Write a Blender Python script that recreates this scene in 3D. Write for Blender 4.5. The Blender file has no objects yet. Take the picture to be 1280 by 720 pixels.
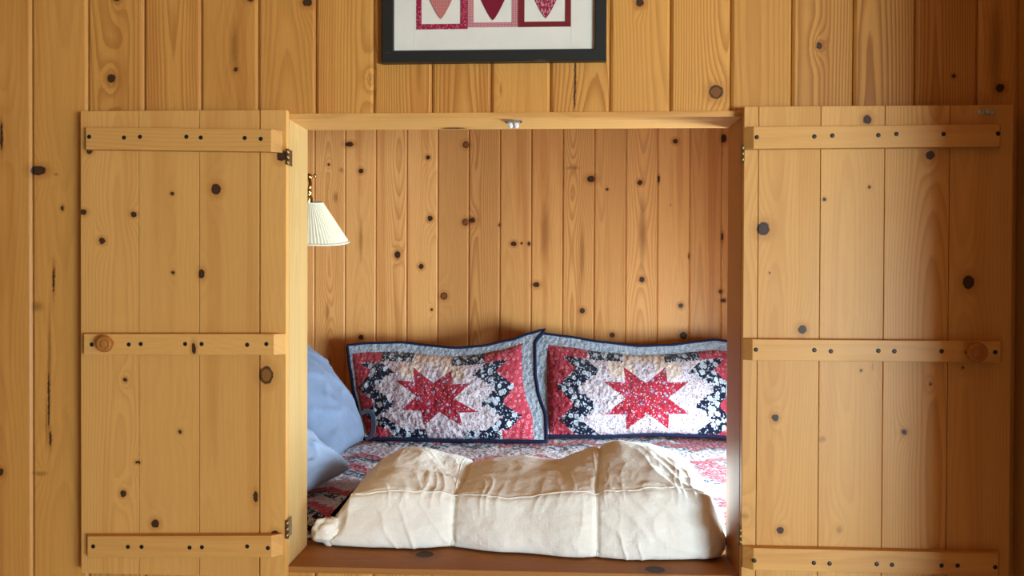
import bpy, bmesh, math, random
from mathutils import Vector, Matrix, noise as mn

C = bpy.context.scene
COL = C.collection

# ------------------------------------------------------------------ camera
F_PX, EYE, DIST = 1036.0, 1.30, 1.86
YAW, PITCH, ROLL = 0.05006, 0.01017, 0.0039
_F = Vector((-math.sin(YAW) * math.cos(PITCH), math.cos(YAW) * math.cos(PITCH), -math.sin(PITCH)))
_R0 = Vector((math.cos(YAW), math.sin(YAW), 0))
_U0 = _R0.cross(_F)
_R = _R0 * math.cos(ROLL) + _U0 * math.sin(ROLL)
_U = _U0 * math.cos(ROLL) - _R0 * math.sin(ROLL)
CAM = Vector((0, -DIST, EYE))
cam_data = bpy.data.cameras.new('camera')
cam_data.sensor_width = 36
cam_data.lens = 36 * F_PX / 1280
cam_data.clip_start = 0.05
cam = bpy.data.objects.new('camera', cam_data)
COL.objects.link(cam)
m = Matrix((_R, _U, -_F)).transposed().to_4x4()
m.translation = CAM
cam.matrix_world = m
C.camera = cam


def ray(x, y):
    return _F + _R * ((x - 640) / F_PX) - _U * ((y - 360) / F_PX)


def at(x, y, Y):                       # point of the photograph on the vertical plane at depth Y
    d = ray(x, y)
    return CAM + d * ((Y + DIST) / d.y)


def atz(x, y, Z):                      # the same on a horizontal plane
    d = ray(x, y)
    return CAM + d * ((Z - EYE) / d.z)


# ------------------------------------------------------------------ light
C.view_settings.view_transform = 'Standard'
C.view_settings.look = 'None'
C.view_settings.gamma = 1
C.view_settings.use_curve_mapping = False
C.view_settings.exposure = 0.0
W = bpy.data.worlds.new('world')
C.world = W
W.use_nodes = True
W.node_tree.nodes['Background'].inputs[0].default_value = (0.86, 0.96, 1.0, 1)
W.node_tree.nodes['Background'].inputs[1].default_value = 0.16


def area(name, loc, rot, sx, sy, power, col):
    l = bpy.data.lights.new(name, 'AREA')
    l.shape = 'RECTANGLE'
    l.size, l.size_y = sx, sy
    l.energy = power
    l.color = col
    o = bpy.data.objects.new(name, l)
    o.location = loc
    o.rotation_euler = rot
    COL.objects.link(o)
    return o


RX = 1.004                             # room's right-hand wall
# daylight through the low window behind the viewer, to the right
area('room_window_daylight', (4.1, -5.66, 0.62), (math.radians(90), 0, 0), 2.5, 1.0, 570, (0.665, 0.878, 1.0))
# daylight through the small window in the right end of the bed nook (points to -X)
area('nook_window_daylight', (0.945, 0.56, 0.93), (0, math.radians(90), 0), 0.36, 0.42, 44, (0.68, 0.90, 1.0))


# ------------------------------------------------------------------ object helpers
def tag(o, label=None, cat=None, group=None, kind=None):
    if label: o['label'] = label
    if cat: o['category'] = cat
    if group: o['group'] = group
    if kind: o['kind'] = kind
    return o


def empty(name, loc, label, cat, group=None):
    o = bpy.data.objects.new(name, None)
    o.empty_display_size = 0.05
    o.location = loc
    COL.objects.link(o)
    return tag(o, label, cat, group)


class MB:
    """collects geometry in world metres; build() links it as one object"""

    def __init__(self):
        self.v, self.f, self.b, self.uv, self.mi, self.sm = [], [], [], [], [], []

    def add(self, verts, faces, brd=(0, 0), orient='v', mi=0, smooth=False, uvs=None):
        n = len(self.v)
        for k, p in enumerate(verts):
            p = Vector(p)
            self.v.append(p)
            if uvs is not None:
                self.uv.append(uvs[k]); self.b.append((brd[0], brd[1], 0))
            elif orient == 'v':
                self.uv.append((p.x + p.y, p.z)); self.b.append((p.x + p.y - brd[0], brd[1], 0))
            elif orient == 'y':        # grain runs away from the viewer
                self.uv.append((p.x + p.z, p.y)); self.b.append((p.x + p.z - brd[0], brd[1], 0))
            else:                      # grain runs along x
                self.uv.append((p.z + p.y, p.x)); self.b.append((p.z + p.y - brd[0], brd[1], 0))
        for k, f in enumerate(faces):
            self.f.append([i + n for i in f])
            self.mi.append(mi[k] if isinstance(mi, (list, tuple)) else mi)
            self.sm.append(smooth)

    def box(self, x0, x1, y0, y1, z0, z1, bev=0.0015, brd=(0, 0), orient='v', mi=0, mat=None):
        bm = bmesh.new()
        bmesh.ops.create_cube(bm, size=1)
        for v in bm.verts:
            v.co = Vector(((x0 + x1) / 2 + v.co.x * (x1 - x0), (y0 + y1) / 2 + v.co.y * (y1 - y0), (z0 + z1) / 2 + v.co.z * (z1 - z0)))
        if bev:
            bmesh.ops.bevel(bm, geom=list(bm.edges), offset=bev, segments=2, profile=0.6, affect='EDGES')
        if mat is not None:
            bm.transform(mat)
        self.bm(bm, brd, orient, mi)

    def bm(self, bm, brd=(0, 0), orient='v', mi=0, smooth=False):
        bm.verts.index_update()
        self.add([v.co.copy() for v in bm.verts], [[v.index for v in f.verts] for f in bm.faces], brd, orient, mi, smooth)
        bm.free()

    def lathe(self, prof, M, seg=32, mi=0, smooth=True):
        """prof: (r, h) list, turned around local z, placed by matrix M"""
        vs, fs = [], []
        for r, h in prof:
            for k in range(seg):
                a = 2 * math.pi * k / seg
                vs.append(M @ Vector((r * math.cos(a), r * math.sin(a), h)))
        for j in range(len(prof) - 1):
            for k in range(seg):
                a, b = j * seg + k, j * seg + (k + 1) % seg
                fs.append([a, b, b + seg, a + seg])
        fs.append(list(range(seg))[::-1])
        fs.append([(len(prof) - 1) * seg + k for k in range(seg)])
        self.add(vs, fs, mi=mi, smooth=smooth)

    def tube(self, pts, r, seg=10, mi=0, closed=False):
        vs, fs = [], []
        n = len(pts)
        pts = [Vector(p) for p in pts]
        up = None
        for i, p in enumerate(pts):
            if closed:
                t = (pts[(i + 1) % n] - pts[i - 1])
            else:
                t = (pts[min(i + 1, n - 1)] - pts[max(i - 1, 0)])
            t.normalize()
            if up is None:
                up = Vector((0, 0, 1)) if abs(t.z) < .9 else Vector((1, 0, 0))
            s = t.cross(up).normalized()
            up = s.cross(t).normalized()
            rr = r[i] if isinstance(r, (list, tuple)) else r
            for k in range(seg):
                a = 2 * math.pi * k / seg
                vs.append(p + s * (rr * math.cos(a)) + up * (rr * math.sin(a)))
        for i in range(n if closed else n - 1):
            for k in range(seg):
                a, b = i * seg + k, i * seg + (k + 1) % seg
                c, d = ((i + 1) % n) * seg + (k + 1) % seg, ((i + 1) % n) * seg + k
                fs.append([a, b, c, d])
        if not closed:
            fs.append(list(range(seg))[::-1])
            fs.append([(n - 1) * seg + k for k in range(seg)])
        self.add(vs, fs, mi=mi, smooth=True)

    def build(self, name, mats, parent=None, origin=None):
        me = bpy.data.meshes.new(name)
        off = Vector((0, 0, 0))
        p = parent
        while p is not None:
            off += p.location
            p = p.parent
        loc = Vector(origin) if origin is not None else (Vector((0, 0, 0)) if parent is None else None)
        sub = off if parent is not None else loc
        if parent is not None and origin is not None:
            sub = Vector(origin)
        me.from_pydata([v - sub for v in self.v], [], self.f)
        at_ = me.attributes.new('brd', 'FLOAT_VECTOR', 'POINT')
        at_.data.foreach_set('vector', [c for b in self.b for c in b])
        ul = me.uv_layers.new(name='UVMap')
        lv = [0] * len(me.loops)
        me.loops.foreach_get('vertex_index', lv)
        ul.data.foreach_set('uv', [c for i in lv for c in self.uv[i]])
        for mt in (mats if isinstance(mats, (list, tuple)) else [mats]):
            me.materials.append(mt)
        me.polygons.foreach_set('material_index', self.mi)
        me.polygons.foreach_set('use_smooth', self.sm)
        bm = bmesh.new()
        bm.from_mesh(me)
        bmesh.ops.recalc_face_normals(bm, faces=list(bm.faces))
        bm.to_mesh(me)
        bm.free()
        me.update()
        o = bpy.data.objects.new(name, me)
        COL.objects.link(o)
        if parent is not None:
            o.parent = parent
            if origin is not None:
                o.location = Vector(origin) - off
        else:
            o.location = loc
        return o


# ------------------------------------------------------------------ node helpers
class NT:
    def __init__(self, name):
        self.m = bpy.data.materials.new(name)
        self.m.use_nodes = True
        self.t = self.m.node_tree
        self.b = self.t.nodes['Principled BSDF']

    def n(self, typ, **kw):
        nd = self.t.nodes.new(typ)
        for k, v in kw.items():
            setattr(nd, k, v)
        return nd

    def put(self, sock, v):
        if isinstance(v, bpy.types.NodeSocket):
            self.t.links.new(v, sock)
        elif v is not None:
            if sock.type == 'RGBA' and len(v) == 3:
                v = (*v, 1)
            sock.default_value = v

    def math(self, op, a, b=None, c=None, clamp=False):
        nd = self.n('ShaderNodeMath', operation=op, use_clamp=clamp)
        for i, v in enumerate((a, b, c)):
            if v is not None: self.put(nd.inputs[i], v)
        return nd.outputs[0]

    def vec(self, op, a, b=None, out=0):
        nd = self.n('ShaderNodeVectorMath', operation=op)
        self.put(nd.inputs[0], a)
        if b is not None: self.put(nd.inputs[1], b)
        return nd.outputs[out]

    def length(self, a):
        nd = self.n('ShaderNodeVectorMath', operation='LENGTH')
        self.put(nd.inputs[0], a)
        return nd.outputs['Value']

    def mix(self, f, a, b, mode='MIX'):
        nd = self.n('ShaderNodeMix', data_type='RGBA', blend_type=mode)
        self.put(nd.inputs[0], f); self.put(nd.inputs[6], a); self.put(nd.inputs[7], b)
        return nd.outputs[2]

    def smooth(self, x, a, b, lo=0.0, hi=1.0):
        nd = self.n('ShaderNodeMapRange', interpolation_type='SMOOTHSTEP')
        self.put(nd.inputs[0], x)
        nd.inputs[1].default_value, nd.inputs[2].default_value = a, b
        nd.inputs[3].default_value, nd.inputs[4].default_value = lo, hi
        return nd.outputs[0]

    def noise(self, v, scale, detail=2.0, rough=0.5, dim='3D', w=None, col=False):
        nd = self.n('ShaderNodeTexNoise', noise_dimensions=dim)
        if v is not None: self.put(nd.inputs['Vector'], v)
        if w is not None: self.put(nd.inputs['W'], w)
        nd.inputs['Scale'].default_value = scale
        nd.inputs['Detail'].default_value = detail
        nd.inputs['Roughness'].default_value = rough
        return nd.outputs[1 if col else 0]

    def voronoi(self, v, scale, feature='F1', rnd=1.0, out='Distance'):
        nd = self.n('ShaderNodeTexVoronoi', feature=feature)
        self.put(nd.inputs['Vector'], v)
        nd.inputs['Scale'].default_value = scale
        nd.inputs['Randomness'].default_value = rnd
        return nd.outputs[out]

    def comb(self, x, y, z=0.0):
        nd = self.n('ShaderNodeCombineXYZ')
        self.put(nd.inputs[0], x); self.put(nd.inputs[1], y); self.put(nd.inputs[2], z)
        return nd.outputs[0]

    def sep(self, v):
        nd = self.n('ShaderNodeSeparateXYZ')
        self.put(nd.inputs[0], v)
        return nd.outputs

    def uv(self):
        return self.n('ShaderNodeUVMap', uv_map='UVMap').outputs[0]

    def bump(self, h, strength, dist=0.002):
        nd = self.n('ShaderNodeBump')
        nd.inputs['Strength'].default_value = strength
        nd.inputs['Distance'].default_value = dist
        self.put(nd.inputs['Height'], h)
        self.put(self.b.inputs['Normal'], nd.outputs[0])

    def done(self, col, rough=0.6, metal=0.0, spec=0.5):
        self.put(self.b.inputs['Base Color'], col)
        self.put(self.b.inputs['Roughness'], rough)
        self.b.inputs['Metallic'].default_value = metal
        self.b.inputs['Specular IOR Level'].default_value = spec
        return self.m


def srgb(r, g, b):
    f = lambda c: c / 12.92 if c <= 0.04045 else ((c + 0.055) / 1.055) ** 2.4
    return (f(r / 255), f(g / 255), f(b / 255))


def plain(name, col, rough=0.5, metal=0.0, spec=0.5):
    t = NT(name)
    u = t.noise(t.n('ShaderNodeTexCoord').outputs['Object'], 60, 3)
    c = t.mix(t.math('MULTIPLY', u, 0.5), col, tuple(x * 0.8 for x in col))
    return t.done(c, rough, metal, spec)


def pine(name, base, dark, heart, knots=(), seed=0.0, contrast=0.55, var=0.35, rough=0.42, streak=0.5, wt=(1.02, 0.83, 0.545)):
    """knotty pine; knots: (u, v, ru, rv, kind) in metres on the UV map; kind 0 = black knot, 1 = ringed brown knot, 2 = soft stain"""
    base, dark, heart = (tuple(x * w for x, w in zip(q, wt)) for q in (base, dark, heart))
    t = NT(name)
    P = t.uv()
    br = t.sep(t.n('ShaderNodeAttribute', attribute_name='brd').outputs['Vector'])
    bu, bid = br[0], br[1]
    wn = t.n('ShaderNodeTexWhiteNoise', noise_dimensions='1D')
    t.put(wn.inputs['W'], t.math('ADD', bid, seed))
    rnd = t.sep(wn.outputs['Color'])
    ps = t.sep(P)
    u, v = ps[0], ps[1]
    # wobbling of the heart line along the board
    sv = t.math('ADD', t.math('MULTIPLY', v, 0.62), t.math('MULTIPLY', bid, 13.7))
    wob = t.noise(None, 1.0, 2, 0.5, '1D', w=sv)
    wob2 = t.noise(None, 1.0, 2, 0.5, '1D', w=t.math('ADD', sv, 77.7))
    fine = t.noise(t.comb(t.math('MULTIPLY', u, 30), t.math('MULTIPLY', v, 5), bid), 1.0, 2)
    du = t.math('ADD', t.math('SUBTRACT', bu, t.math('MULTIPLY', t.math('SUBTRACT', rnd[0], 0.5), 0.13)),
                t.math('MULTIPLY', t.math('SUBTRACT', wob, 0.5), 0.035))
    d0 = t.math('ADD', t.math('MULTIPLY', rnd[1], 0.045), t.math('MULTIPLY', wob2, 0.07))
    R = t.math('SQRT', t.math('ADD', t.math('MULTIPLY', du, du), t.math('MULTIPLY', d0, d0)))
    ring = t.math('MULTIPLY', R, t.math('ADD', 110, t.math('MULTIPLY', rnd[2], 90)))
    ring = t.math('ADD', ring, t.math('MULTIPLY', fine, 0.55))
    # knots
    dm = {0: None, 1: None, 2: None}
    df = None
    warp = t.vec('SUBTRACT', t.noise(P, 140, 2, 0.5, col=True), (0.5, 0.5, 0.5))
    Pw = t.vec('ADD', P, t.vec('MULTIPLY', warp, (0.006, 0.006, 0)))
    for (ku, kv, ru, rv, kind) in knots:
        d = t.vec('SUBTRACT', Pw, (ku, kv, 0))
        l = t.length(t.vec('MULTIPLY', d, (1 / ru, 1 / rv, 0)))
        dm[kind] = l if dm[kind] is None else t.math('MINIMUM', dm[kind], l)
        r = max(ru, rv * 0.6)
        l2 = t.length(t.vec('MULTIPLY', d, (1 / r, 0.45 / r, 0)))
        df = l2 if df is None else t.math('MINIMUM', df, l2)
    if df is not None:
        defl = t.math('POWER', 2.718, t.math('MULTIPLY', df, -0.55))
        ring = t.math('ADD', ring, t.math('MULTIPLY', defl, 4.0))
    fr = t.math('FRACT', ring)
    g = t.math('MULTIPLY', t.smooth(fr, 0.25, 0.88), t.smooth(fr, 0.88, 1.0, 1.0, 0.0))
    # latewood fades in and out from board to board
    amt = t.math('MULTIPLY', t.math('ADD', 0.18, t.math('MULTIPLY', t.math('MULTIPLY', rnd[2], rnd[2]), 0.82)), contrast)
    g = t.math('MULTIPLY', g, amt)
    hair = t.noise(t.comb(t.math('MULTIPLY', u, 900), t.math('MULTIPLY', v, 14), bid), 1.0, 3)
    broad = t.noise(t.comb(t.math('MULTIPLY', u, 22), t.math('MULTIPLY', v, 0.8), t.math('MULTIPLY', bid, 3.1)), 1.0, 2)
    cloud = t.noise(t.comb(t.math('MULTIPLY', u, 9), t.math('MULTIPLY', v, 4), t.math('MULTIPLY', bid, 5.3)), 1.0, 3)
    c = t.mix(t.math('MULTIPLY', t.smooth(broad, 0.50, 0.68), streak), base, heart)
    c = t.mix(t.math('MULTIPLY', t.math('SUBTRACT', cloud, 0.3), 0.5, clamp=True), c, tuple(x * 1.12 for x in base))
    c = t.mix(g, c, dark)
    c = t.mix(t.math('MULTIPLY', t.math('SUBTRACT', hair, 0.35), 0.55, clamp=True), c, dark)
    # board to board tone
    tone = t.math('ADD', 1 - var / 2, t.math('MULTIPLY', rnd[0], var))
    c = t.mix(1.0, c, t.comb(tone, t.math('POWER', tone, 1.25), t.math('POWER', tone, 1.5)), 'MULTIPLY')
    bumpk = None
    if dm[2] is not None:
        c = t.mix(t.smooth(dm[2], 0.15, 1.25, 0.55, 0.0), c, tuple(x * 0.55 for x in dark))
    if dm[1] is not None:
        l = dm[1]
        c = t.mix(t.smooth(l, 0.9, 2.6, 0.40, 0.0), c, dark)
        c = t.mix(t.smooth(l, 0.92, 1.06, 0.85, 0.0), c, tuple(x * 0.62 for x in dark))
        w = t.math('MULTIPLY', t.smooth(l, 0.62, 0.85), t.smooth(l, 0.95, 1.12, 1.0, 0.0))
        c = t.mix(t.math('MULTIPLY', w, 0.85), c, (0.03, 0.016, 0.008))
        s = t.math('MULTIPLY', t.math('ADD', t.math('SINE', t.math('MULTIPLY', l, 22)), 1), 0.16)
        c = t.mix(t.math('MULTIPLY', s, t.smooth(l, 0.7, 0.9, 1, 0)), c, (0.04, 0.02, 0.01))
    if dm[0] is not None:
        l = dm[0]
        c = t.mix(t.smooth(l, 0.9, 2.7, 0.5, 0.0), c, dark)
        c = t.mix(t.smooth(l, 0.88, 1.12, 1.0, 0.0), c, (0.045, 0.02, 0.009))
        inner = t.mix(t.noise(P, 350, 2), (0.10, 0.042, 0.018), (0.03, 0.014, 0.008))
        c = t.mix(t.smooth(l, 0.45, 0.85, 0.75, 0.0), c, inner)
    h = t.math('ADD', t.math('MULTIPLY', hair, 0.5), t.math('MULTIPLY', fr, 0.25))
    t.bump(h, 0.22, 0.0012)
    return t.done(c, rough, 0.0, 0.25)


BASE, DARK, HEART = srgb(210, 168, 108), srgb(164, 110, 58), srgb(186, 130, 78)


def K(lst, Y, horiz=False):
    """knots given in pixels of the photograph, placed on the plane at depth Y"""
    out = []
    for q in lst:
        x, y, r = q[0], q[1], q[2]
        ry = q[3] if len(q) > 3 and q[3] else r
        kind = q[4] if len(q) > 4 else 0
        p = at(x, y, Y)
        s = (Y + DIST) / F_PX
        if horiz:
            out.append((p.z + Y, p.x, ry * s, r * s, kind))
        else:
            out.append((p.x + Y, p.z, r * s, ry * s, kind))
    return out


# ------------------------------------------------------------------ plank walls
def plank(mb, x0, x1, z0, z1, Y, bid, cen, bl=True, br_=True, bev=0.0048, gap=0.0026, dep=0.0085, th=0.018, step=0.0):
    """one tongue-and-groove board with V edges; front face on plane Y looking to -Y"""
    prof = []
    if bl:
        prof += [(x0, dep), (x0 + gap / 2, dep), (x0 + gap / 2, bev * 0.9), (x0 + gap / 2 + bev, 0.0005), (x0 + gap / 2 + bev + 0.0015, 0)]
    else:
        prof += [(x0, 0)]
    if br_:
        prof += [(x1 - gap / 2 - bev - 0.0015, 0), (x1 - gap / 2 - bev, 0.0005), (x1 - gap / 2, bev * 0.9), (x1 - gap / 2, dep), (x1, dep)]
    else:
        prof += [(x1, 0)]
    prof += [(x1, th), (x0, th)]
    n = len(prof)
    vs = [(x, Y + y, z0) for x, y in prof] + [(x, Y + y, z1) for x, y in prof]
    fs = [[i, (i + 1) % n, n + (i + 1) % n, n + i] for i in range(n)] + [list(range(n))[::-1], list(range(n, 2 * n))]
    mb.add(vs, fs, (cen + Y, bid), 'v')


PITCHB, ORG = 0.13297, -1.07293
OX0, OX1, OZ0, OZ1 = -0.5985, 0.4125, 0.6485, 1.6612     # opening as seen at the wall face
LT = 0.0125                                             # liner edge that shows
HX0, HX1, HZ0, HZ1 = OX0 - LT, OX1 + LT * 0.6, OZ0 - 0.0145, OZ1 + LT

wall_knots = K([(139, 98, 5.5), (295, 87, 2.5, 3), (384, 3, 6, 5), (800, 3, 5), (895, 115, 8.5, 8, 1), (1024, 57, 3.5, 4), (1192, 95, 2.5),
                (1250, 110, 5), (626, 112, 2, 10, 2), (719, 95, 1.0, 22, 0), (718, 122, 0.9, 14, 0), (719, 90, 1.6, 60, 2), (48, 213, 10, 6, 0), (70, 218, 4, 3, 2), (47, 383, 9, 8, 2), (62, 440, 3, 70, 2), (67, 350, 1.3, 16, 0), (61, 500, 1.2, 36, 0), (63, 548, 1.6, 10, 0), (2, 170, 1.8, 18, 0),
                (50, 592, 12, 4, 2), (0, 590, 5), (0, 165, 3, 18, 2), (146, -2, 5, 4), (313, -2, 5, 4), (293, 60, 7, 40, 2), (382, 592, 3, 4), (68, 340, 2.5, 14, 2),
                (1245, 60, 10, 70, 2), (58, 530, 2, 40, 2), (463, 100, 2, 9, 2), (78, 260, 2, 3)], 0)
M_WALL = pine('pine wall boards', srgb(206, 160, 98), srgb(150, 98, 48), srgb(180, 122, 70), wall_knots, 3.0, 0.8, 0.24)
mb = MB()
for n in range(-45, 16):
    a, b = ORG + PITCHB * n, ORG + PITCHB * (n + 1)
    if n == 15: b = RX + 0.04
    cen, bid = (a + b) / 2, n + 20.5
    cuts = [a] + [h for h in (HX0, HX1) if a < h < b] + [b]
    for i in range(len(cuts) - 1):
        s, e = cuts[i], cuts[i + 1]
        L, Rr = s == a, e == b
        if HX0 - 1e-6 <= s and e <= HX1 + 1e-6:
            plank(mb, s, e, HZ1, 2.42, 0, bid, cen, L, Rr)
            plank(mb, s, e, 0, HZ0, 0, bid, cen, L, Rr)
        else:
            plank(mb, s, e, 0, 2.42, 0, bid, cen, L, Rr)
wf = tag(mb.build('wall_front', M_WALL), kind='structure')

# nook back wall
BY = 1.645
bx = [at(x, 300, BY).x for x in (393, 902)]
BP = (bx[1] - bx[0]) / 13
back_knots = K([(436.8, 180.2, 5, 3), (427, 212.5, 4, 4, 2), (411, 205.6, 1.5), (419.5, 246.7, 4, 8, 2), (451.3, 213.7, 3), (535, 196.7, 2.5), (582.7, 181, 4.2, 4.2, 1),
                (537.6, 273, 3.3), (582, 277.7, 4.2, 4.2, 1), (590.4, 275.3, 3.4), (496.9, 318.4, 3.8, 4.3), (526.3, 333, 3.2), (554.9, 370, 4.4, 4.4, 1), (539.6, 387, 1.5),
                (409, 390, 3, 14, 2), (451.3, 421.6, 3.2), (642, 304.7, 3.6, 2.8), (624.6, 281, 1.5, 2), (844.3, 176.6, 3), (800, 228.2, 3), (823.7, 223.7, 1.2, 4),
                (739, 223.7, 5.2, 4), (758.9, 236.6, 1.6), (905, 173, 3.2, 5), (652, 304, 1.4), (661.4, 304.7, 2.2), (670.2, 355.9, 4, 3.2), (802.4, 349.4, 3.3),
                (727.8, 388.5, 3.4), (765.3, 418.7, 3.2), (854.3, 419.5, 4.5), (851, 382, 3), (901, 364.3, 2.5), (861.6, 320, 1.4, 3), (903, 296, 1.4, 5), (905, 375.6, 2.4),
                (803, 290, 5, 50, 2), (451, 300, 3, 30, 2), (681, 290, 6, 40, 2), (728, 320, 3.5, 40, 2), (838, 256, 1.5, 2, 2), (716, 210, 10, 3, 2)], BY)
M_BACK = pine('pine nook boards', srgb(238, 190, 138), srgb(172, 106, 58), srgb(202, 134, 82), back_knots, 41.0, 0.5, 0.34)
mb = MB()
NX0, NX1, NZ1, NZ0 = -1.16, 0.92, 2.06, 0.35
for n in range(-2, 17):
    a, b = bx[0] + BP * n, bx[0] + BP * (n + 1)
    plank(mb, a, b, NZ0, NZ1, BY, n + 9.5, (a + b) / 2, bev=0.004, gap=0.002, th=0.02)
tag(mb.build('wall_back', M_BACK), kind='structure')

M_PINE = pine('pine plain boards', BASE, DARK, HEART, (), 71.0)
M_DIM = pine('bounce-darkened pine boards', srgb(142, 94, 58), srgb(106, 66, 36), srgb(120, 78, 44), (), 73.0)  # for unseen nook sides and ceiling, darkened to cut the bounced light


def ywall(name, x, sgn, y0, y1, z0, z1, holes=(), mat=None):
    """plank wall in a plane of constant x; sgn = side the visible face looks to; holes: (y0,y1,z0,z1)"""
    mb = MB()
    n = int(math.ceil((y1 - y0) / PITCHB))
    for k in range(n):
        a, b = y0 + PITCHB * k, min(y0 + PITCHB * (k + 1), y1)
        cuts = sorted({a, b} | {h for H in holes for h in H[:2] if a < h < b})
        for i in range(len(cuts) - 1):
            s, e = cuts[i], cuts[i + 1]
            spans = [(z0, z1)]
            for H in holes:
                if s >= H[0] - 1e-6 and e <= H[1] + 1e-6:
                    spans = [(z0, H[2]), (H[3], z1)]
            for (p, q) in spans:
                tmp = MB()
                plank(tmp, s, e, p, q, 0, k, (s + e) / 2, s == a, e == b)
                # rotate: local x -> y, local y (into wall) -> -sgn * x
                mb.add([(x - sgn * v.y, v.x, v.z) for v in tmp.v], tmp.f, (x + (a + b) / 2, k + x * 10), 'v')
    return tag(mb.build(name, mat or M_PINE), kind='structure')


ywall('wall_left', -7.0, 1, -5.7, 0.0, 0, 2.42)
ywall('wall_right', RX, -1, -0.52, 0.0, 0, 2.42)
ywall('wall_far_right', 5.45, -1, -5.6, -0.50, 0, 2.42)
mb = MB()
xs = [2.2 + PITCHB * k for k in range(25)]
for k, a in enumerate(xs):
    b = a + PITCHB
    cuts = [a] + [h for h in (2.85, 5.35) if a < h < b] + [b]
    for u_, w_ in zip(cuts, cuts[1:]):
        for (p, q) in (((0, 0.1), (1.14, 2.42)) if 2.85 - 1e-6 <= u_ and w_ <= 5.35 + 1e-6 else ((0, 2.42),)):
            tmp = MB()
            plank(tmp, u_, w_, p, q, 0, k, (a + b) / 2, u_ == a, w_ == b)
            mb.add([(v.x, -5.6 - v.y, v.z) for v in tmp.v], tmp.f, ((a + b) / 2 - 5.6, k + 0.5), 'v')
tag(mb.build('wall_behind', M_PINE), kind='structure')
mb = MB()
for k in range(34):
    a = RX + PITCHB * k
    plank(mb, a, min(a + PITCHB, 5.47), 0, 2.42, -0.52, k + 0.5, a + PITCHB / 2)
tag(mb.build('wall_corner', M_PINE), kind='structure')
mb = MB(); mb.box(RX - 0.006, RX + 0.028, -0.528, -0.500, 0.001, 2.419, 0.003, (RX, 2.2), 'v')
tag(mb.build('trim_6', M_PINE), kind='structure')
ywall('wall_nook_left', NX0, 1, 0.019, BY, NZ0, NZ1, (), M_DIM)
ywall('wall_nook_right', NX1, -1, 0.019, BY, NZ0, NZ1, ((0.35, 0.77, 0.75, 1.11),), M_DIM)


def window(name, x, y0, y1, z0, z1):
    mb = MB()
    w, xa, xb = 0.04, x - 0.006, x + 0.024
    for (a, b, c, d) in ((y0 - w, y1 + w, z1, z1 + w), (y0 - w, y1 + w, z0 - w, z0), (y0 - w, y0, z0, z1), (y1, y1 + w, z0, z1)):
        mb.box(xa, xb, a, b, c, d, 0.002, (0, 1))
    mb.box(xa + 0.008, xb, (y0 + y1) / 2 - 0.012, (y0 + y1) / 2 + 0.012, z0, z1, 0.002, (0, 2))
    return tag(mb.build(name, M_PINE), kind='structure')


window('window_1', NX1, 0.35, 0.77, 0.75, 1.11)
mb = MB()
for (a, b, c, d) in ((2.81, 5.39, 1.14, 1.18), (2.81, 5.39, 0.06, 0.1), (2.81, 2.85, 0.1, 1.14), (5.35, 5.39, 0.1, 1.14), (4.08, 4.12, 0.1, 1.14)):
    mb.box(a, b, -5.625, -5.594, c, d, 0.002, (0, 1))
tag(mb.build('window_2', M_PINE), kind='structure')


def slab(name, x0, x1, y0, y1, z0, z1, mat, w=PITCHB):
    mb = MB()
    n = int(math.ceil((x1 - x0) / w))
    for k in range(n):
        a, b = x0 + w * k, min(x0 + w * (k + 1), x1)
        mb.box(a, b - 0.0008, y0, y1, z0, z1, 0.0012, ((a + b) / 2 + z0, k + 0.5), 'y')
    return tag(mb.build(name, mat), kind='structure')


M_FLOOR = pine('pale light-bounce floor boards', srgb(200, 206, 214), srgb(176, 180, 186), srgb(188, 192, 198), (), 91.0, 0.3, 0.1, wt=(1, 1, 1))  # unseen floor, its pale tone made up to bounce neutral light upward
slab('floor', -7.0, 5.48, -5.7, 0.0, -0.02, 0.0, M_FLOOR)
slab('ceiling', -7.0, 5.48, -5.7, 0.02, 2.42, 2.44, M_PINE)
slab('ceiling_nook', NX0 - 0.02, NX1 + 0.02, 0.018, BY + 0.02, NZ1, NZ1 + 0.02, M_DIM)
slab('trim_5', NX0, NX1, 0.14, BY, 0.60, 0.64, M_PINE)          # boards the bed is made up on

# ------------------------------------------------------------------ liner of the opening
JB = 0.132
M_LINER = pine('pale pine liner', srgb(198, 178, 142), srgb(164, 134, 92), srgb(184, 154, 112), (), 17.0, 0.35, 0.12, 0.4)
mb = MB(); mb.box(OX0 - LT, OX0, -0.008, JB, OZ0, OZ1, 0.0012, (OX0, 3.2), 'v')
tag(mb.build('trim_1', M_LINER), kind='structure')
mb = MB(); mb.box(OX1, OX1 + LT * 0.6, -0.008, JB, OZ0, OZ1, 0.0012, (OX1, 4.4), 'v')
mb.add([], [])
tag(mb.build('trim_2', pine('shade-darkened pine jamb', srgb(186, 132, 86), srgb(140, 90, 50), srgb(160, 106, 62), (), 19.0, 0.35, 0.12, 0.4)), kind='structure')  # browner than the left jamb: its shade is put into the colour
p = at(567, 158, 0.115)
M_HEAD = pine('pale pine header', srgb(218, 180, 126), srgb(172, 122, 70), srgb(198, 146, 92), [(OZ1 + 0.115, p.x, 0.010, 0.028, 0)], 27.0, 0.3, 0.1, 0.4)
mb = MB(); mb.box(OX0 - LT, OX1 + LT * 0.6, -0.008, JB, OZ1, OZ1 + LT, 0.0012, (OZ1, 5.1), 'h')
tag(mb.build('trim_3', M_HEAD), kind='structure')
k1, k2 = atz(531, 693, OZ0), atz(819, 712, OZ0)
M_SILL = pine('brown pine sill', srgb(166, 120, 76), srgb(120, 80, 46), srgb(142, 98, 58),
              [(OZ0 + k1.y, k1.x, 0.022, 0.021, 0), (OZ0 + k2.y, k2.x, 0.022, 0.022, 0)], 37.0, 0.5, 0.1, 0.6)
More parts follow.
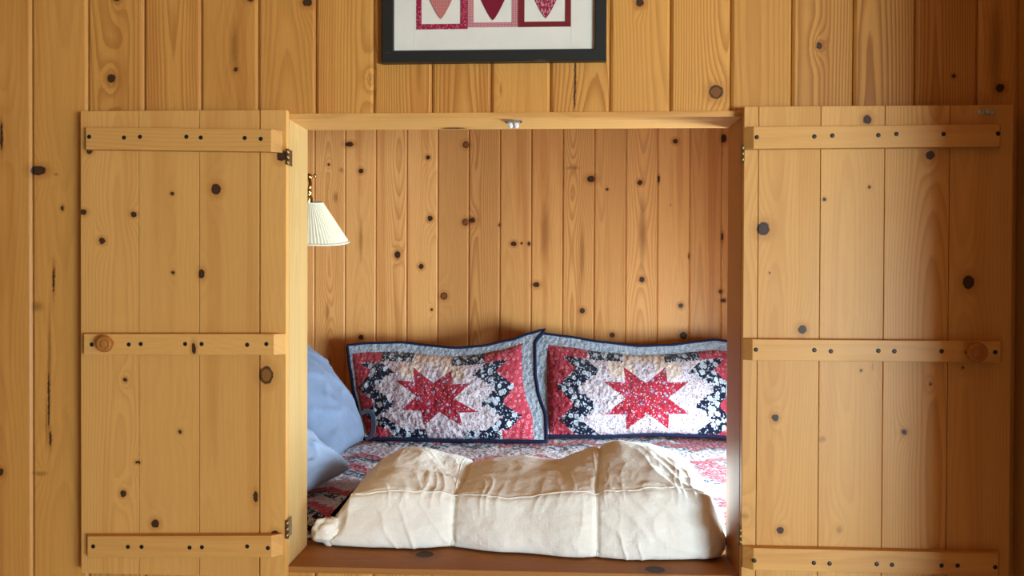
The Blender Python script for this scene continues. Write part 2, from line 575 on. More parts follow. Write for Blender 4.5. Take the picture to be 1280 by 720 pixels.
mb = MB(); mb.box(OX0 - LT, OX1 + LT * 0.6, -0.016, JB + 0.03, OZ0 - 0.0145, OZ0, 0.002, (OZ0, 6.3), 'h')
tag(mb.build('trim_4', M_SILL), kind='structure')

# ------------------------------------------------------------------ plank doors
M_IRON = plain('dark screw iron', (0.03, 0.028, 0.026), 0.45, 0.7)
M_BRASS = plain('aged brass', (0.30, 0.20, 0.09), 0.38, 0.9)
M_DULL = plain('dull brass catch', (0.52, 0.50, 0.38), 0.4, 0.6)
M_KNOB = pine('turned wooden knob', srgb(172, 120, 68), srgb(140, 90, 46), srgb(160, 104, 58), (), 55.0, 0.3, 0.1, 0.35)
DF, BT = -0.040, 0.020                 # door face plane, batten thickness


def plank_door(name, label, edges, ztop, zbot, knots, battens, knob, hinges, seed, gaps, catch=None):
    x0, x1 = edges[0], edges[-1]
    root = empty(name, ((x0 + x1) / 2, DF / 2, zbot), label, 'door', 'plank doors of the bed nook')
    mat = pine(name + ' boards ' + str(seed), srgb(214, 174, 118), srgb(168, 118, 66), srgb(196, 148, 92), K(knots, DF), seed, 0.42, 0.12)
    mb = MB()
    for i in range(len(edges) - 1):
        g = gaps[i] / 2 if i else 0
        h = gaps[i + 1] / 2 if i + 1 < len(edges) - 1 else 0
        mb.box(edges[i] + g, edges[i + 1] - h, DF, DF + 0.020, zbot, ztop, 0.0013, ((edges[i] + edges[i + 1]) / 2 + DF, i + seed), 'v')
    # tongues close the joints
    for i in range(1, len(edges) - 1):
        mb.box(edges[i] - 0.004, edges[i] + 0.004, DF + 0.006, DF + 0.014, zbot + 0.002, ztop - 0.002, 0, (edges[i], 9), 'v')
    mb.build('panel', mat, root)
    for bi, (bx0, bx1, bz0, bz1, tilt, screws, ch, bknots) in enumerate(battens):
        bm_ = pine('%s batten %d %d' % (name, seed, bi), srgb(214, 174, 118), srgb(166, 116, 64), srgb(194, 144, 90), K(bknots, DF - BT, True), seed * 3 + bi, 0.4, 0.12)
        mb = MB()
        c0, c1 = ch
        y0, y1 = DF - BT, DF
        bm = bmesh.new()
        prof = [(bx0, y1), (bx0, y1 - 0.004 if c0 else y0), (bx0 + c0, y0), (bx1 - c1, y0), (bx1, y1 - 0.004 if c1 else y0), (bx1, y1)]
        pr = []
        for q in prof:
            if not pr or (Vector(q) - Vector(pr[-1])).length > 1e-6: pr.append(q)
        dz = lambda x: tilt * (x - bx0)
        lo = [bm.verts.new((x, y, bz0 + dz(x))) for x, y in pr]
        hi = [bm.verts.new((x, y, bz1 + dz(x))) for x, y in pr]
        k = len(pr)
        for i in range(k):
            bm.faces.new((lo[i], lo[(i + 1) % k], hi[(i + 1) % k], hi[i]))
        bm.faces.new(lo[::-1]); bm.faces.new(hi)
        bmesh.ops.recalc_face_normals(bm, faces=list(bm.faces))
        bmesh.ops.bevel(bm, geom=list(bm.edges), offset=0.0013, segments=2, profile=0.6, affect='EDGES')
        mb.bm(bm, ((bz0 + bz1) / 2 + y0, bi * 1.7 + seed), 'h')
        bo = mb.build('batten', bm_, root, origin=((bx0 + bx1) / 2, DF, bz0))
        for (sx, sy) in screws:
            p = at(sx, sy, y0)
            ms = MB()
            M = Matrix.Translation(p + Vector((0, 0.0008, 0))) @ Matrix.Rotation(math.radians(90), 4, 'X')
            ms.lathe([(0.0001, -0.004), (0.0048, -0.004), (0.0048, 0.001), (0.0040, 0.0019), (0.0010, 0.0014), (0.0001, 0.0014)], M, 14)
            ms.build('screw', M_IRON, bo, origin=p)
    p = at(knob[0], knob[1], DF - BT - 0.022)
    p.y = DF - BT
    mb = MB()
    M = Matrix.Translation(p) @ Matrix.Rotation(math.radians(90), 4, 'X')
    r = knob[2]
    mb.lathe([(0.0002, -0.001), (0.55 * r, -0.001), (0.5 * r, 0.006), (0.55 * r, 0.010), (0.9 * r, 0.014), (r, 0.018), (0.97 * r, 0.023), (0.8 * r, 0.027),
              (0.62 * r, 0.0268), (0.55 * r, 0.0255), (0.46 * r, 0.0268), (0.25 * r, 0.028), (0.0002, 0.0283)], M, 40)
    mb.build('knob', M_KNOB, root, origin=p)
    for (hx, z0, z1) in hinges:
        mb = MB()
        for k in range(3):
            a, b = z0 + (z1 - z0) * k / 3, z0 + (z1 - z0) * (k + 1) / 3
            M = Matrix.Translation((hx, DF - 0.0012, a))
            mb.lathe([(0.0002, 0.0005), (0.0040, 0.0005), (0.0040, b - a - 0.0005), (0.0002, b - a - 0.0005)], M, 14)
        mb.box(hx - 0.0012, hx + 0.0012, DF, -0.010, z0, z1, 0.0004)
        mb.build('hinge', M_BRASS, root, origin=(hx, DF, z0))
    if catch:
        p = at(catch[0], catch[1], DF)
        mb = MB()
        mb.box(p.x - 0.018, p.x + 0.018, DF - 0.0025, DF - 0.0002, p.z - 0.007, p.z + 0.007, 0.001)
        mb.box(p.x - 0.006, p.x + 0.006, DF - 0.010, DF - 0.002, p.z - 0.005, p.z + 0.005, 0.0025)
        for sx in (-0.0135, 0.0135):
            M = Matrix.Translation((p.x + sx, DF - 0.0015, p.z)) @ Matrix.Rotation(math.radians(90), 4, 'X')
            mb.lathe([(0.0002, 0), (0.0028, 0), (0.0022, 0.0022), (0.0002, 0.0026)], M, 12)
        mb.build('catch_strike', M_DULL, root, origin=p)
    return root


def bat(x0, x1, yl0, yl1, yr0, screws, ch, bknots=()):
    P = DF - BT
    a, b, r = at(x0, yl1, P), at(x0, yl0, P), at(x1, yr0, P)
    return (a.x, r.x, a.z, b.z, (r.z - b.z) / (r.x - b.x), screws, ch, bknots)


ztop = (at(100, 137, DF).z + at(355, 139, DF).z) / 2
zbot = at(228, 719.5, DF).z
eL = [at(x, 430, DF).x for x in (101, 173.5, 249, 324.5, 357.5)]
plank_door('plank_door', 'narrower open pine plank door left of the bed nook, three battens and a round knob', eL, ztop, zbot,
           [(112, 188.4, 4), (103.5, 265, 5, 3.5), (167, 268, 4, 3.5), (127.5, 301, 4), (215, 242, 2.4), (216, 340.5, 2.2), (270, 236.5, 6.3, 6.8), (252, 342, 4, 6), (352, 194.7, 6, 7),
            (156.5, 474.7, 2.6), (225, 539.5, 2.7), (172, 578, 3.2, 2), (154, 617, 4, 4.2), (194, 654.7, 5, 5.3), (333, 469, 8.5, 11, 1), (319.5, 621, 3, 7), (344, 667, 5, 4)],
           [bat(104, 350, 158.7, 186.5, 161.5, [(111.5, 171), (155, 172), (175, 171), (233, 171), (251, 172), (306, 172.5), (326, 173.5)], (0.006, 0.020)),
            bat(101.5, 353.5, 417.5, 443.5, 417.5, [(114.7, 430.7), (161, 430.7), (176, 430), (231.5, 430), (252, 430), (309, 431), (333, 430)], (0.006, 0.020), [(242, 435.5, 3, 7)]),
            bat(104, 350.5, 670.5, 697.5, 669.5, [(116.5, 683), (160, 683.5), (177, 683.5), (237, 684.5), (252.5, 684), (309, 683), (335, 685)], (0.010, 0.020))],
           (130, 430, 0.0185), [(eL[-1] + 0.0032, at(357, 206, DF).z, at(357, 186, DF).z), (eL[-1] + 0.0032, at(357, 673, DF).z, at(357, 650, DF).z)], 5,
           [0, 0.0012, 0.0012, 0.0032, 0])
ztop2 = (at(930, 134, DF).z + at(1262, 130, DF).z) / 2
eR = [at(x, 430, DF).x for x in (928.5, 946.5, 1024, 1104, 1185, 1264)]
plank_door('plank_door', 'wider open pine plank door right of the bed nook with a metal catch strike at its top corner', eR, ztop2, zbot,
           [(1084, 149.3, 5, 5.5), (1162.7, 194, 5.2), (954, 286, 7.8, 8.2, 0), (1210.7, 353, 6.8, 8), (1003, 412, 5.3), (1030.7, 249, 2), (1086.7, 234, 1.7), (962, 341, 1.2), (969, 522, 4.2),
            (1028, 549, 5, 5, 2), (1130, 540, 3.3), (975.4, 663, 4.4), (1048.6, 662, 5, 6, 2), (1163, 480.6, 1.6), (1076.5, 463, 1.6), (1203.5, 460, 1.6), (1090.6, 458, 1.2, 8, 2), (931, 645, 6, 4, 2)],
           [bat(932, 1256, 158.5, 186, 155, [(946, 171.5), (1018, 170.7), (1040.5, 169.5), (1098, 169), (1120.5, 167.5), (1179.5, 167.5), (1247.5, 167)], (0.017, 0.010)),
            bat(930.5, 1257, 424, 450.5, 426.5, [(945, 437), (1018, 437.6), (1038.7, 439), (1098, 438.5), (1118, 439), (1177, 439), (1209, 440.5), (1244, 440.5)], (0.017, 0.010)),
            bat(930, 1254, 684.8, 712.5, 692, [(943, 700.7), (1017.4, 703.5), (1037, 704.4), (1096, 705), (1115, 706), (1177, 707), (1197, 707), (1244, 709)], (0.020, 0.010))],
           (1222, 440.5, 0.0215), [(eR[0] - 0.0032, at(926, 203, DF).z, at(926, 181, DF).z), (eR[0] - 0.0032, at(926, 681, DF).z, at(926, 659, DF).z)], 11,
           [0, 0.0012, 0.0012, 0.0012, 0.0012, 0], (1233, 140))

# ------------------------------------------------------------------ roller catch under the header
M_WHITE = plain('white nylon', (0.78, 0.80, 0.80), 0.35)
M_STEEL = plain('zinc steel', (0.55, 0.56, 0.55), 0.3, 0.9)
p = at(642, 153, 0.03); p.z = OZ1
rc = empty('roller_catch', p, 'small white double roller catch screwed under the header of the nook opening', 'catch')
mb = MB()
mb.box(p.x - 0.020, p.x + 0.020, 0.018, 0.042, OZ1 - 0.0022, OZ1, 0.0006)
for s in (-1, 1):
    mb.box(p.x + s * 0.0115 - 0.0008, p.x + s * 0.0115 + 0.0008, 0.022, 0.038, OZ1 - 0.013, OZ1 - 0.001, 0.0004)
mb.box(p.x - 0.0018, p.x + 0.0018, 0.024, 0.036, OZ1 - 0.016, OZ1 - 0.001, 0.0005)
mb.build('bracket', M_STEEL, rc)
for s in (-1, 1):
    mb = MB()
    c = Vector((p.x + s * 0.0066, 0.014, OZ1 - 0.011))
    mb.lathe([(0.0002, 0), (0.0042, 0), (0.0054, 0.0015), (0.0054, 0.018), (0.0042, 0.020), (0.0002, 0.020)], Matrix.Translation(c) @ Matrix.Rotation(math.radians(-90), 4, 'X'), 20)
    mb.build('roller', M_WHITE, rc, origin=c)
for s in (-1, 1):
    mb = MB()
    c = Vector((p.x + s * 0.0165, 0.030, OZ1 - 0.0022))
    mb.lathe([(0.0002, 0), (0.003, 0), (0.0022, -0.0018), (0.0002, -0.002)], Matrix.Translation(c), 12)
    mb.build('screw', M_IRON, rc, origin=c)


# ------------------------------------------------------------------ fabrics
def weave(t, uv, scale=1800):
    s = t.sep(uv)
    a = t.math('SINE', t.math('MULTIPLY', s[0], scale))
    b = t.math('SINE', t.math('MULTIPLY', s[1], scale))
    return t.math('ADD', t.math('MULTIPLY', t.math('MULTIPLY', a, b), 0.5), 0.5)


def fabric_print(name, kind):
    """small quilting-cotton prints on a UV map in metres"""
    t = NT(name)
    P = t.uv()
    w = t.vec('SUBTRACT', t.noise(P, 90, 2, 0.5, col=True), (0.5, 0.5, 0.5))
    Pw = t.vec('ADD', P, t.vec('MULTIPLY', w, (0.008, 0.008, 0)))
    if kind == 'red':                  # red with sprigs of white and blue flowers
        c = t.mix(t.noise(P, 60, 2), srgb(150, 26, 44), srgb(178, 42, 60))
        f1 = t.voronoi(Pw, 150)
        cc = t.sep(t.voronoi(Pw, 150, out='Color'))
        col = t.mix(t.smooth(cc[0], 0.45, 0.55), srgb(228, 200, 204), srgb(150, 150, 190))
        m_ = t.math('MULTIPLY', t.smooth(f1, 0.22, 0.36, 1, 0), t.smooth(cc[1], 0.2, 0.24))
        c = t.mix(m_, c, col)
        f2 = t.voronoi(Pw, 58)
        c2 = t.sep(t.voronoi(Pw, 58, out='Color'))
        c = t.mix(t.math('MULTIPLY', t.smooth(f2, 0.24, 0.34, 1, 0), t.smooth(c2[2], 0.5, 0.55)), c, srgb(166, 166, 200))
    elif kind == 'pink':               # off-white with tiny rose dots
        c = t.mix(t.noise(P, 40, 3), srgb(224, 214, 220), srgb(198, 182, 192))
        f1 = t.voronoi(Pw, 150)
        cc = t.sep(t.voronoi(Pw, 150, out='Color'))
        col = t.mix(t.smooth(cc[0], 0.3, 0.5), srgb(150, 86, 104), srgb(120, 120, 150))
        c = t.mix(t.math('MULTIPLY', t.smooth(f1, 0.28, 0.44, 0.9, 0), t.smooth(cc[1], 0.12, 0.2)), c, col)
    elif kind == 'tan':
        c = t.mix(t.noise(P, 40, 3), srgb(232, 212, 200), srgb(214, 188, 174))
        f1 = t.voronoi(Pw, 120)
        c = t.mix(t.smooth(f1, 0.2, 0.4, 0.6, 0), c, srgb(160, 116, 104))
    elif kind == 'navy':               # navy with white flowers and leaves
        f1 = t.voronoi(Pw, 46)
        pet = t.math('ADD', f1, t.math('MULTIPLY', t.math('SUBTRACT', t.noise(Pw, 150, 1), 0.5), 0.42))
        c = (*srgb(20, 24, 50), 1)
        leaf = t.voronoi(t.vec('ADD', Pw, (0.31, 0.17, 0)), 130)
        c = t.mix(t.smooth(leaf, 0.26, 0.36, 1, 0), c, srgb(190, 200, 216))
        c = t.mix(t.smooth(pet, 0.50, 0.56, 1, 0), c, srgb(20, 24, 50))
        c = t.mix(t.smooth(pet, 0.42, 0.47, 1, 0), c, srgb(206, 216, 230))
        ringm = t.math('MULTIPLY', t.smooth(pet, 0.22, 0.25), t.smooth(pet, 0.27, 0.31, 1, 0))
        c = t.mix(t.math('MULTIPLY', ringm, 0.75), c, srgb(50, 60, 100))
        c = t.mix(t.smooth(pet, 0.06, 0.10, 0.6, 0), c, srgb(90, 100, 140))
    elif kind == 'rose':               # rose-red with rings of pale dots
        c = t.mix(t.noise(P, 50, 2), srgb(168, 40, 62), srgb(196, 72, 90))
        f1 = t.voronoi(Pw, 62, rnd=0.5)
        rg = t.math('MULTIPLY', t.smooth(f1, 0.18, 0.25), t.smooth(f1, 0.32, 0.40, 1, 0))
        c = t.mix(t.math('MULTIPLY', rg, 0.75), c, srgb(226, 150, 158))
    elif kind == 'grey':               # grey-blue border with small pale leaves
        c = t.mix(t.noise(P, 70, 3), srgb(120, 134, 154), srgb(150, 164, 182))
        n = t.noise(Pw, 170, 3)
        c = t.mix(t.smooth(t.math('ABSOLUTE', t.math('SUBTRACT', n, 0.5)), 0.02, 0.07, 0.75, 0), c, srgb(206, 214, 222))
    q = t.noise(P, 85, 2, 0.6)
    q2 = t.voronoi(Pw, 60)
    t.bump(t.math('ADD', t.math('ADD', t.math('MULTIPLY', q2, 1.2), q), t.math('MULTIPLY', weave(t, P), 0.05)), 0.7, 0.006)
    t.b.inputs['Sheen Weight'].default_value = 0.15
    return t.done(c, 0.9, 0, 0.15)


FAB = [fabric_print('cotton print ' + k, k) for k in ('pink', 'red', 'navy', 'rose', 'tan', 'grey')]
PK, RD, NV, RS, TN, GY = range(6)
M_BIND = plain('navy binding', srgb(30, 36, 66), 0.85, 0, 0.15)


def solid_cloth(name, c1, c2, bumpy=0.35, scale=14, sheen=0.1):
    t = NT(name)
    P = t.n('ShaderNodeTexCoord').outputs['Object']
    n = t.noise(P, scale, 4)
    c = t.mix(n, c1, c2)
    s = t.sep(P)
    wv = t.math('MULTIPLY', t.math('ADD', t.math('SINE', t.math('MULTIPLY', s[0], 2600)), t.math('SINE', t.math('MULTIPLY', s[2], 2600))), 0.03)
    cr = t.noise(t.vec('MULTIPLY', P, (1.0, 1.0, 1.6)), 45, 4, 0.6)
    t.bump(t.math('ADD', cr, wv), bumpy, 0.006)
    t.b.inputs['Sheen Weight'].default_value = sheen
    return t.done(c, 0.9, 0, 0.2)


def tri(x):                            # triangle wave, period 2, from -0.5 to 0.5, slope 1
    x = (x + 0.0) % 2.0
    return (x if x <= 1 else 2 - x) - 0.5


def star(x, y):
    """eight-pointed sawtooth star on a 4 x 4 field centred at 0"""
    ax, ay = abs(x), abs(y)
    if ax <= 1 and ay <= 1: return True
    if ax <= 1 and 1 < ay <= 2: return (1 - ax) <= 1 - (ay - 1) and ax >= ay - 1
    if ay <= 1 and 1 < ax <= 2: return ay >= ax - 1
    return False


def sham_class(x, y):
    if star(x, y): return RD
    ax, ay = abs(x), abs(y)
    b1 = 2.75 + tri(y * 1.0 + 0.5) - (0.25 if ay > 1.5 else 0)
    b2 = 3.8 + tri(y * 1.0 + 0.5) * 0.8 - (0.15 if ay > 1.5 else 0)
    if ay > 2.25:
        if ax < 1.0: return TN if y > 0 else PK
        if ax < 2.75 + (0.25 if y < 0 else 0): return NV
        return RS
    if ax > b2: return RS
    if ax > b1: return NV
    if y > 1.25 and ax < 1.75 and ax > 0.5: return TN
    return PK


def curve(pts):
    """monotone piecewise smooth curve through sorted (t, value)"""
    def f(t):
        if t <= pts[0][0]: return pts[0][1]
        for (a, va), (b, vb) in zip(pts, pts[1:]):
            if t <= b:
                s = (t - a) / (b - a)
                s = s * s * (3 - 2 * s) * 0.5 + s * 0.5
                return va + (vb - va) * s
        return pts[-1][1]
    return f


def sham(name, label, top, bot, lef, rig, inner, ybot, ytop, bulge, seed, cells):
    """quilted pillow sham: outline curves in photo pixels placed on a plane leaning back; inner = flange fractions (l, r, b, t)"""
    zb = at(600, 550, ybot).z
    zt = at(600, 420, ytop).z
    kx = (ytop - ybot) / (zt - zb)

    def plane(px, py):
        # intersect the ray with Y = ybot + kx * (Z - zb)
        d = ray(px, py)
        s = (ybot + kx * (CAM.z - zb) - CAM.y) / (d.y - kx * d.z)
        return CAM + d * s
    T, B, L, R_ = curve(top), curve(bot), curve(lef), curve(rig)
    x00, x10 = L(0), R_(0)

    def base(u, v):                    # u across 0..1, v from bottom 0 to top 1
        xl, xr = L(v), R_(v)
        px = xl + (xr - xl) * u
        yb, yt = B(u), T(u)
        return plane(px, yb + (yt - yb) * v)
    nrm = Vector((0, -1, 0.12)).normalized()
    il, ir, ib, it = inner
    rng = random.Random(seed)

    def surf(u, v):
        p = base(u, v)
        s = (u - il) / (1 - il - ir) * 2 - 1
        t_ = (v - ib) / (1 - ib - it) * 2 - 1
        h = 0.0
        if abs(s) < 1 and abs(t_) < 1:
            h = bulge * (max(0, 1 - abs(s) ** 2.4) ** 0.55) * (max(0, 1 - abs(t_) ** 2.2) ** 0.6)
            q = Vector((p.x * 26 + seed, p.z * 30, seed))
            h += 0.005 * mn.noise(q) * min(1, h / 0.02) + 0.0034 * mn.noise(q * 2.7) * min(1, h / 0.01)
            h += 0.010 * mn.noise(Vector((p.x * 7 + seed * 3, p.z * 9, 3))) * min(1, h / 0.05)
        else:
            h = 0.004 * mn.noise(Vector((p.x * 14, p.z * 14, seed)))
        return p + nrm * h
    cen = base(0.5, 0.0)
    root = empty(name, cen, label, 'pillow', 'patchwork pillow shams')
    # patchwork front on a grid of 1/8 units, each square poked so that 45 degree seams are exact
    SUB = 6
    nx, ny, c0, c1 = cells
    mb = MB()
    vs, uv, fs, mi = [], [], [], []

    def vert(i, j):
        u = il + (1 - il - ir) * i / nx
        v = ib + (1 - ib - it) * j / ny
        p = surf(u, v)
        vs.append(p)
        b = base(u, v)
        uv.append((b.x + seed * 1.37, b.z * 1.0 + seed))
        return len(vs) - 1
    idx = {}
    for j in range(ny + 1):
        for i in range(nx + 1):
            idx[i, j] = vert(i, j)
    for j in range(ny):
        for i in range(nx):
            c = vert(i + 0.5, j + 0.5)
            q = [idx[i, j], idx[i + 1, j], idx[i + 1, j + 1], idx[i, j + 1]]
            cx, cy = (i + 0.5 - c0) / SUB, (j + 0.5 - c1) / SUB
            o = 0.3 / SUB
            for k, (dx, dy) in enumerate(((0, -o), (o, 0), (0, o), (-o, 0))):
                fs.append([q[k], q[(k + 1) % 4], c])
                mi.append(sham_class(cx + dx, cy + dy))
    mb.add(vs, fs, mi=mi, smooth=True, uvs=uv)
    # plump back side
    bk, bf = [], []
    for j in range(13):
        for i in range(19):
            u, v = il + (1 - il - ir) * i / 18, ib + (1 - ib - it) * j / 12
            s, t_ = i / 9 - 1, j / 6 - 1
            bk.append(base(u, v) - nrm * (0.05 * max(0, 1 - s * s) ** 0.5 * max(0, 1 - t_ * t_) ** 0.5))
    for j in range(12):
        for i in range(18):
            a = j * 19 + i
            bf.append([a, a + 1, a + 20, a + 19])
    mb.add(bk, bf, mi=GY, smooth=True, uvs=[(p.x, p.z) for p in bk])
    mb.build('patchwork_cover', FAB, root)
    # flange: ring between the patchwork and the outer edge
    mb = MB()
    vs, fs, uv = [], [], []
    per = []
    N = 40
    for k in range(N): per.append((k / N, 0.0, 0))
    for k in range(N): per.append((1.0, k / N, 1))
    for k in range(N): per.append((1 - k / N, 1.0, 2))
    for k in range(N): per.append((0.0, 1 - k / N, 3))
    rows = 5
    for (u, v, _) in per:
        iu, iv = il + (1 - il - ir) * u, ib + (1 - ib - it) * v
        for r in range(rows):
            f = r / (rows - 1)
            p = surf(iu + (u - iu) * f, iv + (v - iv) * f)
            vs.append(p + nrm * (0.0015 if r == 0 else 0.0)); uv.append((p.x + 3, p.z + 1))
    n = len(per)
    for i in range(n):
        for r in range(rows - 1):
            a, b = i * rows + r, ((i + 1) % n) * rows + r
            fs.append([a, a + 1, b + 1, b])
    # thickness
    m0 = len(vs)
    vs += [p - nrm * 0.006 for p in vs]
    uv += uv[:m0]
    fs += [[i + m0 for i in f[::-1]] for f in fs]
    mb.add(vs, fs, smooth=True, uvs=uv)
    mb.build('flange', FAB[GY], root)
    mb = MB()
    mb.tube([surf(u, v) - nrm * 0.003 for (u, v, _) in per], 0.0068, 8, closed=True)
    mb.build('binding', M_BIND, root)
    return root


sham('quilted_pillow', 'patchwork pillow sham with a red star, whole in view, beside the blue pillows',
     [(0, 432), (0.1, 429.5), (0.28, 428.5), (0.42, 432.5), (0.55, 435.5), (0.68, 433), (0.82, 426), (0.93, 417), (1, 412)],
     [(0, 548), (0.15, 549), (0.6, 551), (1, 552)],
     [(0, 455), (0.25, 448), (0.6, 440), (0.85, 436), (1, 434)], [(0, 683), (0.22, 682), (0.45, 672), (0.6, 669), (0.88, 668.5), (1, 681)],
     (0.022, 0.07, 0.015, 0.09), 1.135, 1.46, 0.085, 1, (54, 36, 26, 18))
sham('quilted_pillow', 'patchwork pillow sham with a red star, its right side hidden behind the jamb',
     [(0, 415), (0.06, 418), (0.15, 421), (0.32, 428), (0.5, 433), (0.65, 431.5), (0.78, 427.5), (0.86, 425), (0.95, 428), (1, 432)],
     [(0, 545), (0.3, 546), (0.55, 543), (0.8, 545), (1, 550)],
     [(0, 667), (0.5, 665), (0.8, 665), (1, 669)], [(0, 939), (0.5, 936), (1, 930)],
     (0.07, 0.035, 0.015, 0.10), 1.195, 1.50, 0.085, 2, (56, 31, 28, 14))

# ------------------------------------------------------------------ quilt on the bed
QT = 0.702


def quilt_class(x, y):
    """bands of sawtooth patches around the bed; x, y in units of 7 cm"""
    xr = ((x + 4.5) % 9) - 4.5
    z = y + tri(x)
    k = z % 6
    if star(xr, ((y + 3) % 6) - 3): return RD
    if k < 0.8: return RS
    if k < 1.8: return NV
    if k < 3.7: return PK
    if k < 4.5: return RS
    if k < 5.2: return NV
    return PK


def build_quilt():
    U = 0.075
    x0, x1, sub = NX0 + 0.012, NX1 - 0.012, 3
    yb, yf = BY - 0.03, 0.20
    s = U / sub
    nx = int((x1 - x0) / s)
    L = (yb - yf)
    rad, drop = 0.035, 0.045
    tot = L - rad + rad * math.pi / 2 + (drop - rad + 0.012)
    ny = int(tot / s)

    def path(d):
        if d < L - rad:
            return Vector((0, yb - d, QT)), Vector((0, 0, 1))
        d -= L - rad
        a = d / rad
        if a < math.pi / 2:
            return Vector((0, yf + rad - rad * math.sin(a), QT - rad + rad * math.cos(a))), Vector((0, -math.sin(a), math.cos(a)))
        d -= rad * math.pi / 2
        return Vector((0, yf, QT - rad - d)), Vector((0, -1, 0))
    vs, uv, fs, mi = [], [], [], []

    def vert(i, j):
        x = x0 + (x1 - x0) * i / nx
        d = tot * j / ny
        p, n = path(d)
        q = Vector((x * 24, d * 24, 5))
        h = 0.004 * mn.noise(q) + 0.003 * mn.noise(q * 2.3) + 0.006 * mn.noise(q * 0.25)
        h = min(h, 0.004)
        vs.append(p + Vector((x, 0, 0)) + n * h)
        uv.append((x, d))
        return len(vs) - 1
    idx = {(i, j): vert(i, j) for j in range(ny + 1) for i in range(nx + 1)}
    for j in range(ny):
        for i in range(nx):
            c = vert(i + .5, j + .5)
            q = [idx[i, j], idx[i + 1, j], idx[i + 1, j + 1], idx[i, j + 1]]
            cx, cy = (i + .5) / sub, (j + .5) / sub
            o = 0.3 / sub
            for k, (dx, dy) in enumerate(((0, -o), (o, 0), (0, o), (-o, 0))):
                fs.append([q[k], q[(k + 1) % 4], c])
                mi.append(quilt_class(cx + dx - 13.7, cy + dy + 0.6))
    # underside, so the quilt has a body that lies on the boards
    m0 = len(vs)
    rim = [idx[i, 0] for i in range(nx + 1)] + [idx[nx, j] for j in range(1, ny + 1)] + [idx[i, ny] for i in range(nx - 1, -1, -1)] + [idx[0, j] for j in range(ny - 1, 0, -1)]
    for r in rim:
        p = vs[r].copy(); p.z = 0.642
        vs.append(p); uv.append(uv[r])
    n = len(rim)
    for k in range(n):
        fs.append([rim[k], rim[(k + 1) % n], m0 + (k + 1) % n, m0 + k]); mi.append(RS)
    fs.append([m0 + k for k in range(n)]); mi.append(PK)
    mb = MB()
    mb.add(vs, fs, mi=mi, smooth=True, uvs=uv)
    o = mb.build('quilt', FAB, origin=(0, 0.9, 0.642))
    return tag(o, 'red, white and navy patchwork quilt spread over the bed under the pillows', 'quilt')


build_quilt()


# ------------------------------------------------------------------ blue pillows at the left end
def cushion(name, label, cat, centre, xdir, ydir, w, h, th, mat, seed, group=None, sag=0.0):
    """xdir, ydir: unit vectors of the width and height of the pillow"""
    X, Yv = Vector(xdir).normalized(), Vector(ydir).normalized()
    N = X.cross(Yv).normalized()
    Yv = N.cross(X)
    c = Vector(centre)
    nx, ny = 56, 44
    vs, fs = [], []
    for side in (1, -1):
        for j in range(ny + 1):
            for i in range(nx + 1):
                s, t_ = i / nx * 2 - 1, j / ny * 2 - 1
                e = (max(0, 1 - s * s) ** 0.5) * (max(0, 1 - t_ * t_) ** 0.5)
                px = s * (1 - 0.06 * (1 - t_ * t_)) * w / 2
                py = t_ * (1 - 0.06 * (1 - s * s)) * h / 2
                hh = th / 2 * e ** 0.75
                q = Vector((s * 2.2 + seed, t_ * 2.2, side + seed))
                hh += e * (0.016 * mn.noise(q) + 0.007 * abs(mn.noise(q * 2.3 + Vector((3, 1, 0)))))
                cr = max(0, 0.5 - abs(mn.noise(Vector((s * 1.3 + t_ * 2.6 + seed, (t_ - s) * 1.1, seed + 2 * side))))) * 2
                hh += min(1, e * 2) * 0.010 * cr ** 6
                p = c + X * px + Yv * py + N * (side * hh)
                p.z -= sag * (s * s) * 0.5
                vs.append(p)
    m = (nx + 1) * (ny + 1)
    for sd in range(2):
        for j in range(ny):
            for i in range(nx):
                a = sd * m + j * (nx + 1) + i
                q = [a, a + 1, a + nx + 2, a + nx + 1]
                fs.append(q if sd == 0 else q[::-1])
    bm = bmesh.new()
    bv = [bm.verts.new(v) for v in vs]
    for f in fs: bm.faces.new([bv[i] for i in f])
    bmesh.ops.remove_doubles(bm, verts=list(bm.verts), dist=0.0004)
    mb = MB()
    mb.bm(bm, smooth=True)
    o = mb.build(name, mat, origin=c - Yv * h / 2)
    return tag(o, label, cat, group)


M_BLUE1 = solid_cloth('slate blue pillowcase', srgb(108, 122, 150), srgb(124, 138, 164), 0.35)
M_BLUE2 = solid_cloth('pale blue pillowcase', srgb(146, 166, 200), srgb(160, 178, 208), 0.4)
M_SLATE = solid_cloth('dark slate cloth', srgb(52, 58, 74), srgb(68, 74, 90), 0.2)
slate = cushion('pillow', 'slate blue pillow leaning at the left end of the bed, behind a paler pillow', 'pillow',
        (-0.818, 0.83, 0.905), (0, 1, 0), (-0.6, 0, 0.8), 0.50, 0.46, 0.20, M_BLUE1, 3.3, 'blue pillows')
cushion('pillow', 'pale blue pillow lying in front of the slate blue one', 'pillow',
        (-0.80, 0.385, 0.835), (0.22, 0.97, 0), (-0.88, 0.20, 0.42), 0.34, 0.40, 0.15, M_BLUE2, 8.1, 'blue pillows')

